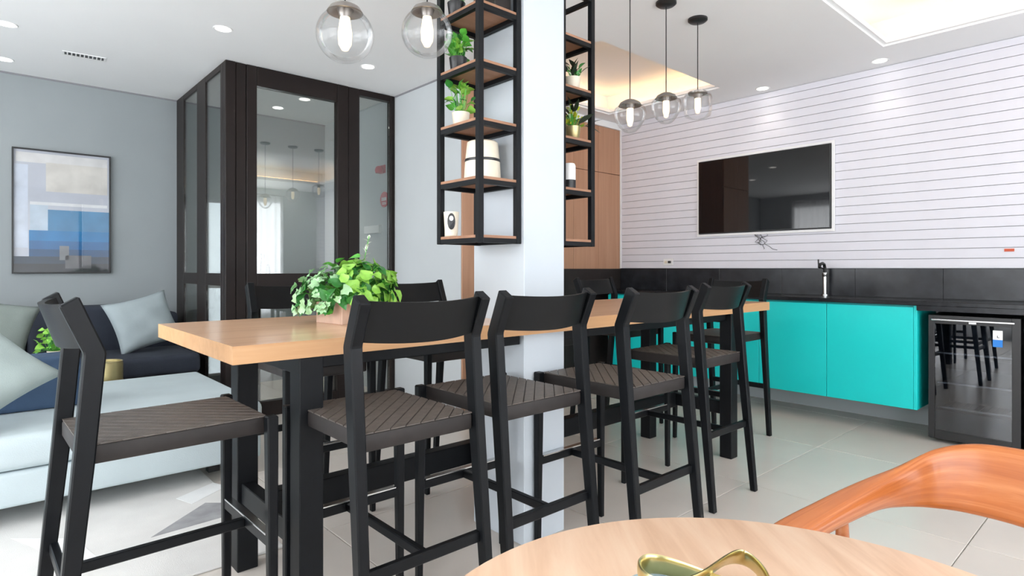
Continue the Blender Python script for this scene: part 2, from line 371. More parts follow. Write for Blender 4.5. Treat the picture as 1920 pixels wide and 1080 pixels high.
# left side of the booth
ys = [BY+dp, 5.044, 5.459, 5.72, 6.117, YF-.001]
fr('side_post', BX, BX+.022, BY+dp+.001, 5.044, 0, HT); fr('side_post', BX, BX+.022, 5.459, 5.72, 0, HT); fr('side_post', BX, BX+.022, 6.117+.05, YF-.001, 0, HT)
for y0, y1 in ((5.045, 5.458), (5.721, 6.166)):
    fr('head_rail', BX, BX+.022, y0, y1, 2.765, HT); fr('middle_rail', BX, BX+.022, y0, y1, 1.06, 1.16); fr('sill_rail', BX, BX+.022, y0, y1, 0, .06)
    fr('pane', BX+.008, BX+.014, y0, y1, 1.16, 2.765, 0, 'glass'); fr('pane', BX+.008, BX+.014, y0, y1, .06, 1.06, 0, 'glass')
b = new(); bar(b, (2.31, BY-.05, .98), (2.31, BY-.05, 1.35), .02, .02); bar(b, (2.385, BY-.001, 1.25), (2.31, BY-.05, 1.25), .015, .015)
b.free()
# in the booth: a narrow counter with a flask, alarm devices on its wall
ct = thing('booth_counter', 'white topped narrow counter inside the glass booth', 'counter', (2.1, 5.16, 0))
b = new(); box(b, -.42, .42, -.14, .16, 1.03, 1.06, .004); obj('counter_top', b, 'white', ct)
for s in (-.38, .38): b = new(); box(b, s-.02, s+.02, -.12, .14, 0, 1.03, .003); obj('leg', b, 'brownframe', ct)
b = new(); lathe(b, [(.033, 0), (.036, .01), (.036, .17), (.03, .20), (.02, .215), (.022, .25), (.012, .262)], 20); fl = obj('flask', b, 'steel', None, True, (1.775, 5.1, 1.06))
tag(fl, 'small steel flask standing behind the booth glass at the door edge', 'flask')
b = new(); tube(b, [(.034, 0, .17), (.06, 0, .16), (.06, 0, .07), (.034, 0, .05)], .006, 8); obj('handle', b, 'blackplastic', fl, True)
sr = thing('fire_alarm_siren', 'small red alarm siren, the upper red device behind booth glass', 'alarm', (XW, 5.13, 2.15))
b = new(); box(b, -.012, 0, -.05, .05, -.03, .05, .004); obj('back_plate', b, 'red', sr)
b = new(); lathe(b, [(.035, -.03), (.04, 0), (.028, .03), (.01, .04)], 16, (-.045, 0, 0)); obj('horn', b, 'red', sr, True)
sg = thing('fire_alarm_sign', 'round red sign with white marks below the siren', 'sign', (XW, 5.10, 1.865))
b = new(); lathe(b, [(.075, 0), (.075, .008)], 32); bmesh.ops.transform(b, matrix=Matrix.Rotation(R(-90), 4, 'Y'), verts=b.verts); obj('disc', b, 'red', sg)
for k in range(4): b = new(); box(b, -.0105, -.0085, -.045+k*.024, -.03+k*.024, -.012, .02); obj('mark', b, 'white', sg)
for k in range(2): b = new(); box(b, -.0105, -.0085, -.04, .03, -.035-k*.012, -.03-k*.012); obj('mark', b, 'white', sg)
b = new(); box(b, XW-.03, XW, 5.16, 5.46, 1.545, 1.62, .004); tag(obj('emergency_light', b, 'white'), 'white emergency light box on the wall inside the booth', 'light')

# ------------------------------------------------------------------ ceiling fixtures
def at_ceiling(px, py): d = 1115*(H-1.2)/(503-py); return W(d*(px-960)/1115, d)
b = new(); lathe(b, [(.050, -.001), (.058, -.004), (.062, 0), (.040, 0), (.040, -.002)], 28, cap0=False, cap1=False)
dl = bpy.data.objects.new('downlight', None); C.objects.link(dl)
obj('ring', b, 'white', dl, True); b = new(); lathe(b, [(.048, -.0025), (.048, -.0005)], 24); obj('lens', b, 'down', dl)
tag(dl, '', 'downlight', None, None); dl['group'] = 'recessed ceiling downlights'
DL = [((12, 45), 'downlight at the left frame edge, upper of the two there'), ((8, 111), 'downlight at the left frame edge, lower of the two there'),
      ((418, 54), 'round downlight in the ceiling above the booth corner'), ((690, 125), 'downlight just right of the leftmost globe pendant'),
      ((1430, 166), 'downlight between pendants and white boarded wall'), ((1650, 114), 'downlight near the tip of the right-hand lit coffer'), ((521, 202), 'downlight inside the glass booth, seen through its door pane')]
for k, ((px, py), lb) in enumerate(DL):
    x, y = at_ceiling(px, py)
    if k == 0: dl.location = (x, y, H); dl['label'] = lb
    else: dup(dl, (x, y, H), 0, lb)
    sp = bpy.data.lights.new('downlight_beam', 'SPOT'); sp.energy = 3 if k < 6 else 60; sp.spot_size = R(95); sp.spot_blend = .8; sp.color = (1, .93, .82); sp.shadow_soft_size = .04
    so = bpy.data.objects.new('downlight_beam', sp); C.objects.link(so); so.location = (x, y, H-.03)
# linear air vent
x0, y0 = at_ceiling(117, 98); x1, y1 = at_ceiling(198, 112)
v = thing('air_vent', 'slim dark slotted air vent in the ceiling above the picture wall', 'vent', ((x0+x1)/2, (y0+y1)/2, H), math.atan2(y1-y0, x1-x0))
L = math.hypot(x1-x0, y1-y0)
b = new(); holed(b, -L/2, L/2, -.05, .05, -.004, 0, [(-L/2+.012, L/2-.012, -.038, .038)]); obj('frame', b, 'white', v)
b = new(); box(b, -L/2+.01, L/2-.01, -.04, .04, -.001, 0); obj('backing', b, 'blackplastic', v)
for k in range(9): xx = -L/2+.03+k*(L-.06)/8; b = new(); box(b, xx-.004, xx+.004, -.038, .038, -.005, -.001); obj('slat', b, 'white', v)

# ------------------------------------------------------------------ pendants
def pendant(x, y, ztop, kind, label):
    t = thing('pendant_lamp', label, 'pendant lamp', (x, y, H), 0, 'glass pendant lamps over the bar table')
    b = new(); lathe(b, [(.062, 0), (.062, -.012), (.05, -.022), (.012, -.026)], 28); obj('canopy', b, 'blackplastic', t, True)
    b = new(); tube(b, [(0, 0, -.02), (0, 0, ztop-H)], .003, 8); obj('cord', b, 'blackplastic', t, True)
    z = ztop-H
    b = new()
    if kind == 'cyl': lathe(b, [(.006, .004), (.035, -.002), (.062, -.012), (.06, -.022), (.03, -.026), (.02, -.05), (.0, -.05)][:6], 28)
    else: lathe(b, [(.006, .008), (.03, 0), (.055, -.014), (.066, -.032), (.060, -.034), (.03, -.02), (.018, -.05)], 28)
    cp = obj('cap', b, 'steel', t, True); cp.data.materials[0] = M['capmetal']
    b = new()
    if kind == 'globe': n = 20; pr = [(.105*math.sin(a), -.115+.102*math.cos(a)) for a in [R(35+145*k/n) for k in range(n+1)]]
    elif kind == 'taper': pr = [(.062, -.03), (.085, -.045), (.092, -.075), (.082, -.115), (.062, -.15), (.035, -.178), (.012, -.186)]
    else: pr = [(.055, -.02), (.082, -.025), (.09, -.05), (.088, -.13), (.08, -.165), (.05, -.178), (.012, -.18)]
    lathe(b, [(r, z_+z-0) for r, z_ in pr], 40, cap0=False, cap1=False)
    o = obj('glass_shade', b, 'globe', t, True, ang=80)
    for v_ in cp.data.vertices: v_.co.z += z
    b = new(); lathe(b, [(.012, -.03+z), (.018, -.05+z), (.026, -.11+z), (.024, -.15+z), (.012, -.172+z), (.003, -.176+z)] if kind == 'globe' else
          [(.011, -.03+z), (.019, -.045+z), (.02, -.11+z), (.012, -.145+z), (.003, -.15+z)], 20)
    obj('bulb', b, 'bulb', t, True)
M['capmetal'] = mat('grey_brown_cap_metal', (.30, .27, .25), .35, .7)
PY = 2.066
pendant(1.02, PY, 2.185, 'globe', 'round clear globe pendant, leftmost, hung over the plant')
pendant(1.385, PY, 2.29, 'globe', 'round clear globe pendant hanging just left of the shelf tower')
pendant(2.76, PY, 2.155, 'taper', 'lowest hanging pendant, left of the three past the column')
pendant(3.12, PY, 2.265, 'taper', 'middle of the three pendants past the column')
pendant(3.48, PY, 2.353, 'cyl', 'straight-sided glass pendant, highest, right of the three past the column')

# ------------------------------------------------------------------ bar table
TX0, TX1, TY0, TY1, TZ = .557, 4.026, 1.845, 2.81, .97
bt = thing('bar_table', 'long high oak topped table with black legs built around the column', 'table', (0, 0, 0))
b = new(); holed(b, TX0, TX1, TY0, TY1, TZ-.055, TZ, [(CX0-.004, CX1+.004, CY0-.004, CY1+.004)])
bmesh.ops.bevel(b, geom=[e for e in b.edges if len(e.link_faces) == 2 and e.calc_face_angle(0) > 1], offset=.0025, segments=1, affect='EDGES')
tt = obj('tabletop', b, 'tablewood', bt); tt.data.materials.append(M['tablewood_shaded'])
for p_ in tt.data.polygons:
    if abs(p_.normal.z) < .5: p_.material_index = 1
LX = (.80, 3.555); LY = (1.893, 2.5); s = .04
for x in LX:
    for y in LY: b = new(); box(b, x-s, x+s, y-s, y+s, 0, TZ-.055, .003, 1); obj('leg', b, 'black', bt)
for x in LX:
    b = new(); box(b, x-.025, x+.025, LY[0]+s, LY[1]-s, .27, .35, .003, 1); obj('cross_beam', b, 'black', bt)
    b = new(); box(b, x-.03, x+.03, LY[0]+s, LY[1]-s, TZ-.115, TZ-.056, .003, 1); obj('cross_beam', b, 'black', bt)
b = new(); box(b, LX[0]+.025, LX[1]-.025, 2.26, 2.32, .26, .36, .003, 1); obj('foot_rail', b, 'black', bt)
b = new(); box(b, LX[0]+.03, LX[1]-.03, 2.44, 2.49, TZ-.11, TZ-.056, .003, 1); obj('apron', b, 'black', bt)
for (x0, x1) in ((LX[0]+s, CX0-.005), (CX1+.005, LX[1]-s)):
    b = new(); box(b, x0, x1, 1.89, 1.92, TZ-.10, TZ-.056, .003, 1); obj('apron', b, 'black', bt)

# ------------------------------------------------------------------ bar stools
def make_stool(label):
    t = thing('bar_stool', label, 'bar stool', (0, 0, 0), 0, 'black bar stools around the long table')
    # seat: padded frame with diagonal leather straps
    b = new(); box(b, -.188, .188, -.225, .245, .692, .743, .008, 2)
    seat = obj('seat', b, 'seat', t, True)
    x0, x1, y0, y1 = -.188, .188, -.223, .243; p = .036; wd = .0342
    dv = Vector((1, 1)).normalized(); nv = Vector((-dv.y, dv.x))
    def clip(poly, ax, val, sg):
        out = []
        for i in range(len(poly)):
            a, c = poly[i], poly[(i+1) % len(poly)]; da, dc = (a[ax]-val)*sg, (c[ax]-val)*sg
            if da <= 0: out.append(a)
            if da*dc < 0: u = da/(da-dc); out.append((a[0]+(c[0]-a[0])*u, a[1]+(c[1]-a[1])*u))
        return out
    k = -14
    while k < 15:
        c = nv*(k*p) + Vector((0, .01)); a = c+dv*.8; a2 = c-dv*.8; h = nv*wd/2
        poly = [tuple(a2-h), tuple(a-h), tuple(a+h), tuple(a2+h)]
        for ax, val, sg in ((0, x0, -1), (0, x1, 1), (1, y0, -1), (1, y1, 1)): poly = clip(poly, ax, val, sg) if poly else poly
        k += 1
        if len(poly) < 3: continue
        ar = abs(sum(poly[i][0]*poly[(i+1) % len(poly)][1]-poly[(i+1) % len(poly)][0]*poly[i][1] for i in range(len(poly))))/2
        if ar < .0006: continue
        b = new(); f = b.faces.new([b.verts.new((*q, .7425)) for q in poly])
        r = bmesh.ops.extrude_face_region(b, geom=[f]); vs = [e for e in r['geom'] if isinstance(e, bmesh.types.BMVert)]
        cx = sum(v.co.x for v in vs)/len(vs); cy = sum(v.co.y for v in vs)/len(vs)
        for v in vs:
            v.co.z += .0038; d = (Vector((v.co.x, v.co.y))-c).dot(nv); q = nv*(.0012 if d > 0 else -.0012); v.co.x -= q.x; v.co.y -= q.y
        obj('strap', b, 'strap', seat)
    for s in (-1, 1):
        # rear post: foot - seat - bend - top, leaning back above the bend
        b = new(); pts = [(-.288, 0, .030, .032), (-.222, .70, .036, .046), (-.198, .985, .037, .048), (-.252, 1.118, .036, .040)]
        rings = []
        for (y, z, wx, wy) in pts:
            rings.append([b.verts.new((s*.208+i*wx/2+(.006*s if z < .1 else 0), y+j*wy/2, z-(.012*j if z > 1.1 else 0)*-1)) for i, j in ((-1, -1), (1, -1), (1, 1), (-1, 1))])
        for i in range(3):
            for q in range(4): b.faces.new((rings[i][q], rings[i][(q+1) % 4], rings[i+1][(q+1) % 4], rings[i+1][q]))
        b.faces.new(rings[0][::-1]); b.faces.new(rings[3])
        bmesh.ops.bevel(b, geom=b.edges[:], offset=.004, segments=1, affect='EDGES'); obj('rear_leg', b, 'stool', t)
        b = new(); bar(b, (s*.214, .252, 0), (s*.208, .250, .748), .024, .026, .036, .034, up=(0, 1, 0), bev=.004); obj('front_leg', b, 'stool', t)
    # curved backrest
    b = new(); n = 20; th = .016; rows = []
    for i in range(n+1):
        u = -1+2*i/n; x = u*.196; bulge = -.045*(1-u*u)
        sec = []
        for (y, z, dy) in ((-.204, .996-.010*(1-u*u), 0), (-.243, 1.112-.008*(1-u*u), 0)):
            sec += [(x, y+bulge-th/2, z), (x, y+bulge+th/2, z)]
        rows.append([b.verts.new(q) for q in (sec[0], sec[1], sec[3], sec[2])])
    for i in range(n):
        for q in range(4): b.faces.new((rows[i][q], rows[i][(q+1) % 4], rows[i+1][(q+1) % 4], rows[i+1][q]))
    b.faces.new(rows[0][::-1]); b.faces.new(rows[-1]); obj('backrest', b, 'stool_back', t, True, ang=30)
    b = new(); bar(b, (-.2, -.243, .36), (.2, -.243, .36), .022, .034, bev=.003); obj('stretcher', b, 'stool', t)
    b = new(); bar(b, (-.2, .251, .36), (.2, .251, .36), .022, .034, bev=.003); obj('stretcher', b, 'stool', t)
    b = new(); bar(b, (0, -.232, .36), (0, .240, .36), .022, .030, bev=.003); obj('stretcher', b, 'stool', t)
    b = new(); bar(b, (-.19, .251, .38), (.19, .251, .38), .026, .006, bev=.001); obj('foot_plate', b, 'steel', t)
    return t
st = make_stool('black stool with its back to camera, straps visible, third from left of near row')
st.location = (.975, 1.705, 0); st['label'] = 'large near-row black stool left of centre, back to the camera, beside the front table leg'
ST = [((1.485, 1.70), 0, 'near-row black stool directly in front of the column'),
      ((2.03, 1.60), 0, 'near-row black stool just right of the column'),
      ((2.90, 1.80), 0, 'near-row black stool farthest from the camera, in front of the turquoise cabinets'),
      ((.417, 2.055), R(-89), 'black stool at the left end of the table, strapped seat seen from the side'),
      ((3.93, 2.15), R(90), 'black stool at the far right end of the table'),
      ((1.24, 2.90), R(180), 'far-side black stool behind the leafy plant, before the booth door'),
      ((1.99, 2.90), R(180), 'far-side black stool between plant and column'),
      ((2.85, 2.90), R(180), 'far-side black stool hidden mostly behind the column'),
      ((3.72, 2.90), R(180), 'far-side black stool right of the column, before the dark splashback')]
for (p, rz, lb) in ST: dup(st, (*p, 0), rz, lb)

# ------------------------------------------------------------------ shelf towers
SZ = [1.318, 1.56, 1.80, 2.04, 2.28]
def tower(x0, x1, y0, y1, label):
    t = thing('shelf_tower', label, 'shelf', (0, 0, 0)); p = .026
    for x in (x0, x1-p):
        for y in (y0, y1-p): b = new(); box(b, x, x+p, y, y+p, 1.305, 2.53, .002, 1); obj('post', b, 'black', t)
    for z in SZ+[2.505]:
        b = new()
        for (a0, a1, b0, b1) in ((x0+p, x1-p, y0+.003, y0+p-.003), (x0+p, x1-p, y1-p+.003, y1-.003), (x0+.003, x0+p-.003, y0+p, y1-p), (x1-p+.003, x1-.003, y0+p, y1-p)): box(b, a0, a1, b0, b1, z-.012, z+.008)
        obj('rail', b, 'black', t)
        if z < 2.5: b = new(); box(b, x0+.004, x1-.004, y0+.004, y1-.004, z+.008, z+.020, .001, 1); 
        if z < 2.5:
            obj('shelf_board', b, 'shelfwood', t)
    return t
AX0, AX1, AY0, AY1 = 1.515, 1.749, 1.885, 2.185
tower(AX0, AX1, AY0, AY1, 'black metal shelf tower hung on the left side of the column')
BX0, BX1 = 2.007, 2.240
tower(BX0, BX1, AY0, AY1, 'black metal shelf tower on the right side of the column')
top = lambda k: SZ[k]+.0205
# ceramic jar, cup, boxes
j = thing('striped_jar', 'cream drum-shaped jar with a black band on the left tower', 'jar', (1.655, 2.035, top(1)))
b = new(); lathe(b, [(.078, 0), (.082, .004), (.077, .085), (.0, .085)][:3], 36, cap1=True); obj('body', b, 'cream', j, True)
b = new(); lathe(b, [(.0775, .0852), (.0785, .088), (.0775, .097), (.076, .0975)], 36); obj('band', b, 'blackplastic', j, True)
b = new(); lathe(b, [(.0755, .0976), (.068, .170), (.060, .176)], 36); obj('upper_body', b, 'cream', j, True)
b = new(); box(b, 1.712, 1.74, 2.12, 2.156, top(1), top(1)+.175, .002); tag(obj('book', b, mat('blue_grey_cover', (.33, .46, .56), .5)), 'blue-grey book standing behind the striped jar', 'book')
c = thing('cup', 'pale cup with a dark round badge on the lowest left shelf', 'cup', (1.548, 2.12, top(0)))
b = new(); lathe(b, [(.024, 0), (.028, .004), (.034, .108), (.031, .108), (.026, .008)], 24, cap1=True); obj('body', b, 'cream', c, True)
def badge(rx, rz, zc, rad, m, cc=(1, 0)):
    b = new(); n = 20; vs = []
    th0 = math.atan2(-c.location.y, -c.location.x)
    vs = [b.verts.new((math.cos(th0+rx*math.cos(2*math.pi*k/n)/rad)*rad, math.sin(th0+rx*math.cos(2*math.pi*k/n)/rad)*rad, zc+rz*math.sin(2*math.pi*k/n))) for k in range(n)]
    b.faces.new(vs); obj('badge', b, m, c)
badge(.018, .036, .065, .0345, 'blackplastic'); badge(.009, .011, .078, .0355, 'white')
# leafy plants
def leafmesh(nm, m, L=.04, Wd=.026, cup=.25, droop=.3, ruff=0):
    b = new(); nu, nv = 5, 4; g = []
    for i in range(nu+1):
        u = i/nu; wv = Wd*math.sin(math.pi*min(1, .06+u*.94)**.75)*(1 if u < 1 else 0.05); row = []
        for q in range(nv+1):
            v = -1+2*q/nv
            row.append(b.verts.new((v*wv/2*(1+ruff*math.sin(i*2.4+q)), u*L, cup*abs(v)*wv*.6-droop*u*u*L+ruff*.2*L*math.sin(q*2.7+i*1.9))))
        g.append(row)
    for i in range(nu):
        for q in range(nv): b.faces.new((g[i][q], g[i][q+1], g[i+1][q+1], g[i+1][q]))
    me = bpy.data.meshes.new(nm); b.to_mesh(me); b.free(); me.materials.append(M[m]); me.polygons.foreach_set('use_smooth', [True]*len(me.polygons))
    return me
LM = {k: leafmesh('leaf', *a) for k, a in {'a': ('leaf_a', .052, .046), 'b': ('leaf_b', .05, .048, .3, .35, .1), 'c': ('leaf_c', .045, .040, .3, .3, .35), 'd': ('leaf_d', .055, .04),
      'y': ('leaf_y', .036, .020), 'w': ('leaf_w', .03, .016), 'k': ('leaf_k', .09, .028, .2, .2), 'p': ('leaf_w', .13, .030, .3, .6)}.items()}
def leaf(parent, key, p, dirv, roll=0, sc=1, nrm=None):
    d = Vector(dirv).normalized()
    if nrm is None: q = d.to_track_quat('Y', 'Z') @ Euler((0, roll, 0)).to_quaternion()
    else:
        X_ = d.cross(Vector(nrm)).normalized(); Z_ = X_.cross(d); q = Matrix((X_, d, Z_)).transposed().to_quaternion() @ Euler((0, roll, 0)).to_quaternion()
    o = bpy.data.objects.new('leaf', LM[key]); C.objects.link(o); o.parent = parent; o.location = p; o.rotation_mode = 'QUATERNION'; o.rotation_quaternion = q
    o.scale = (sc, sc, sc); return o
px_, py_, _ = pix(652, 603, TZ)
pl = thing('potted_plant', 'large bright leafy green plant in a low pale wood planter on the table', 'plant', (1.19, 2.36, TZ), R(8))
b = new(); box(b, -.10, .10, -.085, .085, 0, .006); 
for q in ((-.105, .105, -.095, -.083), (-.105, .105, .083, .095), (-.105, -.093, -.083, .083), (.093, .105, -.083, .083)): box(b, *q, 0, .088, .002)
obj('planter', b, 'pink', pl)
b = new(); box(b, -.093, .093, -.083, .083, .006, .075); obj('soil', b, 'soil', pl)
rg = random.Random(3); stems = new()
for k in range(288):
    ph = rg.uniform(0, 2*math.pi); el = math.asin(rg.uniform(-.18, 1)); rr = rg.uniform(.6, 1)**.5
    dx, dy, dz = math.cos(ph)*math.cos(el), math.sin(ph)*math.cos(el), math.sin(el)
    bump_ = 1+.13*math.sin(ph*5+el*4)
    # camera-right runs along (.74,-.67)
    p = Vector((dx*.205*rr*bump_, dy*.20*rr*bump_, .105+math.copysign(abs(dz)**.8, dz)*.170*rr*bump_*(1 if dz > 0 else .4)))
    side = p.x*.74-p.y*.67+rg.uniform(-.04, .04)
    if side < -.03: p.z -= .035; p.x -= .015; p.y += .01
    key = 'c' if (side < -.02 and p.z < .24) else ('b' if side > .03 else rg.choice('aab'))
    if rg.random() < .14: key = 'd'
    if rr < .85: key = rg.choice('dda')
    out = Vector((dx, dy, dz+.15)); out += Vector([rg.uniform(-.6, .6) for _ in range(3)])
    n_ = Vector((dx, dy, dz+.35)).normalized(); tg = Vector([rg.uniform(-1, 1) for _ in range(3)]); tg = (tg-n_*tg.dot(n_)).normalized()+n_*rg.uniform(-.1, .9)+Vector((dx, dy, 0))*.4
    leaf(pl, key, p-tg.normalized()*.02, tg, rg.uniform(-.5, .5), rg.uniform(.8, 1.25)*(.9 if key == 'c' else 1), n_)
    if k % 4 == 0: tube(stems, [(rg.uniform(-.06, .06), rg.uniform(-.05, .05), .07), p*.6+Vector((0, 0, .04)), p], .0018, 4)
for k in range(10): a = .25+.012*k; leaf(pl, 'w', (.045+.003*k, -.03, a), (rg.uniform(-1, 1), rg.uniform(-1, 1), .8), 0, .9)
tube(stems, [(.03, -.02, .08), (.045, -.03, .25), (.075, -.03, .37)], .002, 4)
obj('stem', stems, 'leaf_a', pl)
def small_plant(loc, label, key, n, rx, rz, pot, trail=0, keys=None, seed=1):
    t = thing('potted_plant', label, 'plant', loc); r = random.Random(seed)
    ph_ = .07
    b = new(); lathe(b, [(.028, 0), (.032, .004), (.040, ph_), (.036, ph_), (.034, ph_-.012)], 20); obj('pot', b, pot, t, True)
    s = new()
    for k in range(n):
        a = r.uniform(0, 6.28); u = r.random()
        if trail and k % 2: 
            p = Vector((-.04-.02*u+r.uniform(-.02, .02), .03+r.uniform(-.02, .04), ph_-.0-trail*u)); 
        else: p = Vector((math.cos(a)*rx*u, math.sin(a)*rx*u, ph_+rz*r.random()))
        d = Vector((p.x, p.y, .03)).normalized()+Vector([r.uniform(-.7, .7) for _ in range(3)])
        leaf(t, r.choice(keys or key), p, d, r.uniform(-1, 1), r.uniform(.6, 1))
        tube(s, [(0, 0, ph_-.015), (p.x*.5, p.y*.5, ph_+.01), p], .0012, 4)
    obj('stem', s, 'leaf_a', t); return t
small_plant((1.585, 2.12, top(3)), 'bushy deep green plant on the second shelf from top of the left tower', 'a', 46, .05, .10, 'blackplastic', keys='aabd', seed=4)
small_plant((1.60, 2.12, top(2)), 'light green sprigs on the middle shelf of the left tower', 'b', 36, .055, .12, 'cream', keys='abbd', seed=5)
small_plant((1.575, 2.12, top(4)), 'green plant on the topmost shelf of the left tower, cut by the frame', 'a', 40, .055, .11, 'blackplastic', keys='aabd', seed=6)
b = new(); box(b, 1.63, 1.72, 1.92, 2.03, top(4), top(4)+.1, .003); tag(obj('box', b, 'seat'), 'dark grey box beside the plant on the topmost left shelf', 'box')
small_plant((2.165, 1.965, top(3)), 'dark long-leaved plant in a cream pot on the right tower', 'k', 26, .06, .06, 'cream', keys='kkkdw', seed=8)
small_plant((2.165, 1.965, top(2)), 'yellow-green leafy plant on the middle shelf of the right tower', 'y', 60, .07, .09, 'golddrum', keys='yyyk', seed=9)
wj = thing('white_canister', 'white canister on a dark base on the second shelf of the right tower', 'canister', (2.13, 1.955, top(1)))
b = new(); lathe(b, [(.032, 0), (.032, .045)], 24); obj('base', b, 'blackplastic', wj); b = new(); lathe(b, [(.031, .0455), (.031, .115), (.026, .125)], 24); obj('body', b, 'white', wj, True)

# ------------------------------------------------------------------ kitchen run
CF = 4.90
def cabinet(y0, y1, lb):
    t = thing('wall_cabinet', lb, 'cabinet', (CF, (y0+y1)/2, 0), 0, 'turquoise base cabinets under the black counter'); w = (y1-y0)/2
    b = new(); box(b, .02, .49, -w+.001, w-.001, .208, .937); obj('body', b, 'teal_dark', t)
    b = new(); box(b, 0, .018, -w+.002, w-.002, .205, .925, .0015, 1); obj('door', b, 'teal', t)
ysn = [1.2226, 1.80, 2.337, 2.88, 3.42, 3.95]
nm = ['turquoise cabinet at the right end, beside the fridge', 'turquoise cabinet second from the fridge', 'turquoise cabinet third from the fridge, behind the table end',
      'turquoise cabinet fourth from the fridge, behind the stools', 'turquoise cabinet at the far left end of the counter']
for k in range(5): cabinet(ysn[k], ysn[k+1], nm[k])
b = new(); box(b, CF+.0, CF+.49, 1.2005, 1.2225, .205, .937, .001, 1); tag(obj('end_panel', b, 'teal'), 'turquoise end panel of the cabinet row facing the fridge', 'panel')
b = new(); box(b, CF-.02, XR-.03, -1.2, 4.15, .94, .97, .003, 1); box(b, CF-.02, CF+.0, -1.2, 1.2, .905, .94)
tag(obj('countertop', b, 'stone'), 'long black stone countertop over the turquoise cabinets and fridge', 'countertop')
sp = thing('splashback', 'charcoal stone splashback running along wall above the countertop', 'splashback', (XR-.051, 0, .9705))
y = 4.15; k = 0
while y > -1.15:
    b = new(); box(b, 0, .009, y-.598, y, 0, .2295-.001, .0015, 1); obj('tile', b, 'stone_tile', sp); y -= .6
b = new(); box(b, .009, .0295, -1.2, 4.15, 0, .2285); obj('backing', b, 'stone', sp)
b = new(); box(b, 3.75, XR-.04, 4.155, 4.178, 0, 1.195, .002, 1); tag(obj('dark_panel', b, 'seat'), 'low dark panel against the foot of the wood wall', 'panel')
# under-counter recess support right of the fridge
b = new(); box(b, CF+.002, CF+.46, .59, .61, 0, .938); tag(obj('side_panel', b, 'stone'), 'black upright panel on the right side of the fridge', 'panel')
b = new(); box(b, XR-.052, XR-.031, .612, 1.18, 0, .938); tag(obj('rear_panel', b, 'stone'), 'dark back panel of the recess that holds the fridge', 'panel')
# fridge
f = thing('wine_fridge', 'black under-counter fridge with glass door and wire shelves', 'fridge', (4.915, .892, 0)); w = .247
b = new()
for q in ((.03, .45, -w, -w+.03, .02, .878), (.03, .45, w-.03, w, .02, .878), (.03, .45, -w+.03, w-.03, .02, .06), (.03, .45, -w+.03, w-.03, .84, .878)): box(b, *q, .002, 1)
obj('body', b, 'blackplastic', f)
b = new(); box(b, .42, .449, -w+.03, w-.03, .06, .84); obj('liner', b, 'fridge_in', f)
b = new(); box(b, .035, .42, -w+.0305, -w+.034, .06, .84); box(b, .035, .42, w-.034, w-.0305, .06, .84); box(b, .035, .42, -w+.034, w-.034, .0605, .22); obj('liner', b, 'fridge_in', f)
b = new(); 
for q in ((-w, -w+.045, .03, .878), (w-.035, w, .03, .878), (-w+.045, w-.035, .03, .085), (-w+.045, w-.035, .82, .878)): box(b, 0, .028, *q, .0015, 1)
d = obj('door', b, 'blackplastic', f)
b = new(); box(b, .01, .016, -w+.045, w-.035, .085, .82); obj('pane', b, 'fridgeglass', d)
b = new(); bar(b, (-.012, -w+.03, .848), (-.012, w-.02, .848), .012, .014); obj('handle', b, 'steel', d)
for z in (.24, .41, .615):
    b = new(); bar(b, (.05, -w+.04, z), (.05, w-.04, z), .008, .012, bev=.001)
    for q in range(12): yy = -w+.05+q*.035; bar(b, (.05, yy, z), (.40, yy, z), .003, .003, bev=0)
    obj('wire_shelf', b, 'steel', f)
b = new(); box(b, -.0015, .0, -.02, .02, .828, .84); obj('badge', b, 'steel', d)
b = new(); box(b, .0075, .0095, -.155, -.105, .735, .795); obj('sticker', b, 'white', d)
b = new(); box(b, .0075, .0095, -.155, -.105, .688, .7345); obj('sticker', b, 'bluelab', d)
b = new(); box(b, .0065, .0075, -.13, -.127, .748, .762); box(b, .0065, .0075, -.138, -.127, .748, .751); obj('sticker_mark', b, 'blackplastic', d)
# faucet
fx, fy = 5.30, 1.96
fa = thing('faucet', 'black and chrome kitchen tap standing at the back of the countertop', 'tap', (fx, fy, .9705))
b = new(); lathe(b, [(.028, 0), (.028, .012), (.016, .016), (.016, .16)], 20); obj('base', b, 'steel', fa, True)
b = new(); tube(b, [(0, 0, .16), (0, 0, .235), (-.015, 0, .262), (-.05, 0, .272), (-.10, .0, .262), (-.115, 0, .235)], .012, 12); obj('spout', b, 'blackplastic', fa, True)
b = new(); tube(b, [(0, .012, .225), (0, .05, .245), (0, .052, .305)], .006, 8); obj('lever', b, 'blackplastic', fa, True)
b = new(); lathe(b, [(.017, .16), (.02, .165), (.02, .19), (.014, .195)], 16); obj('collar', b, 'steel', fa, True)
# television
tv = thing('television', 'large black flat television on the white boarded wall', 'television', (XR-.016, 2.56, 1.90))
b = new(); box(b, -.035, -.001, -.62, .62, -.36, .36, .004, 1); obj('case', b, 'blackplastic', tv)
b = new(); box(b, -.0385, -.0352, -.612, .612, -.350, .352); obj('screen', b, 'tv', tv)
b = new()
for q in ((-.645, .645, .363, .385), (-.645, .645, -.385, -.363), (-.645, -.623, -.363, .363), (.623, .645, -.363, .363)): box(b, -.02, -.001, *q, .001, 1)
obj('surround', b, 'white', tv)
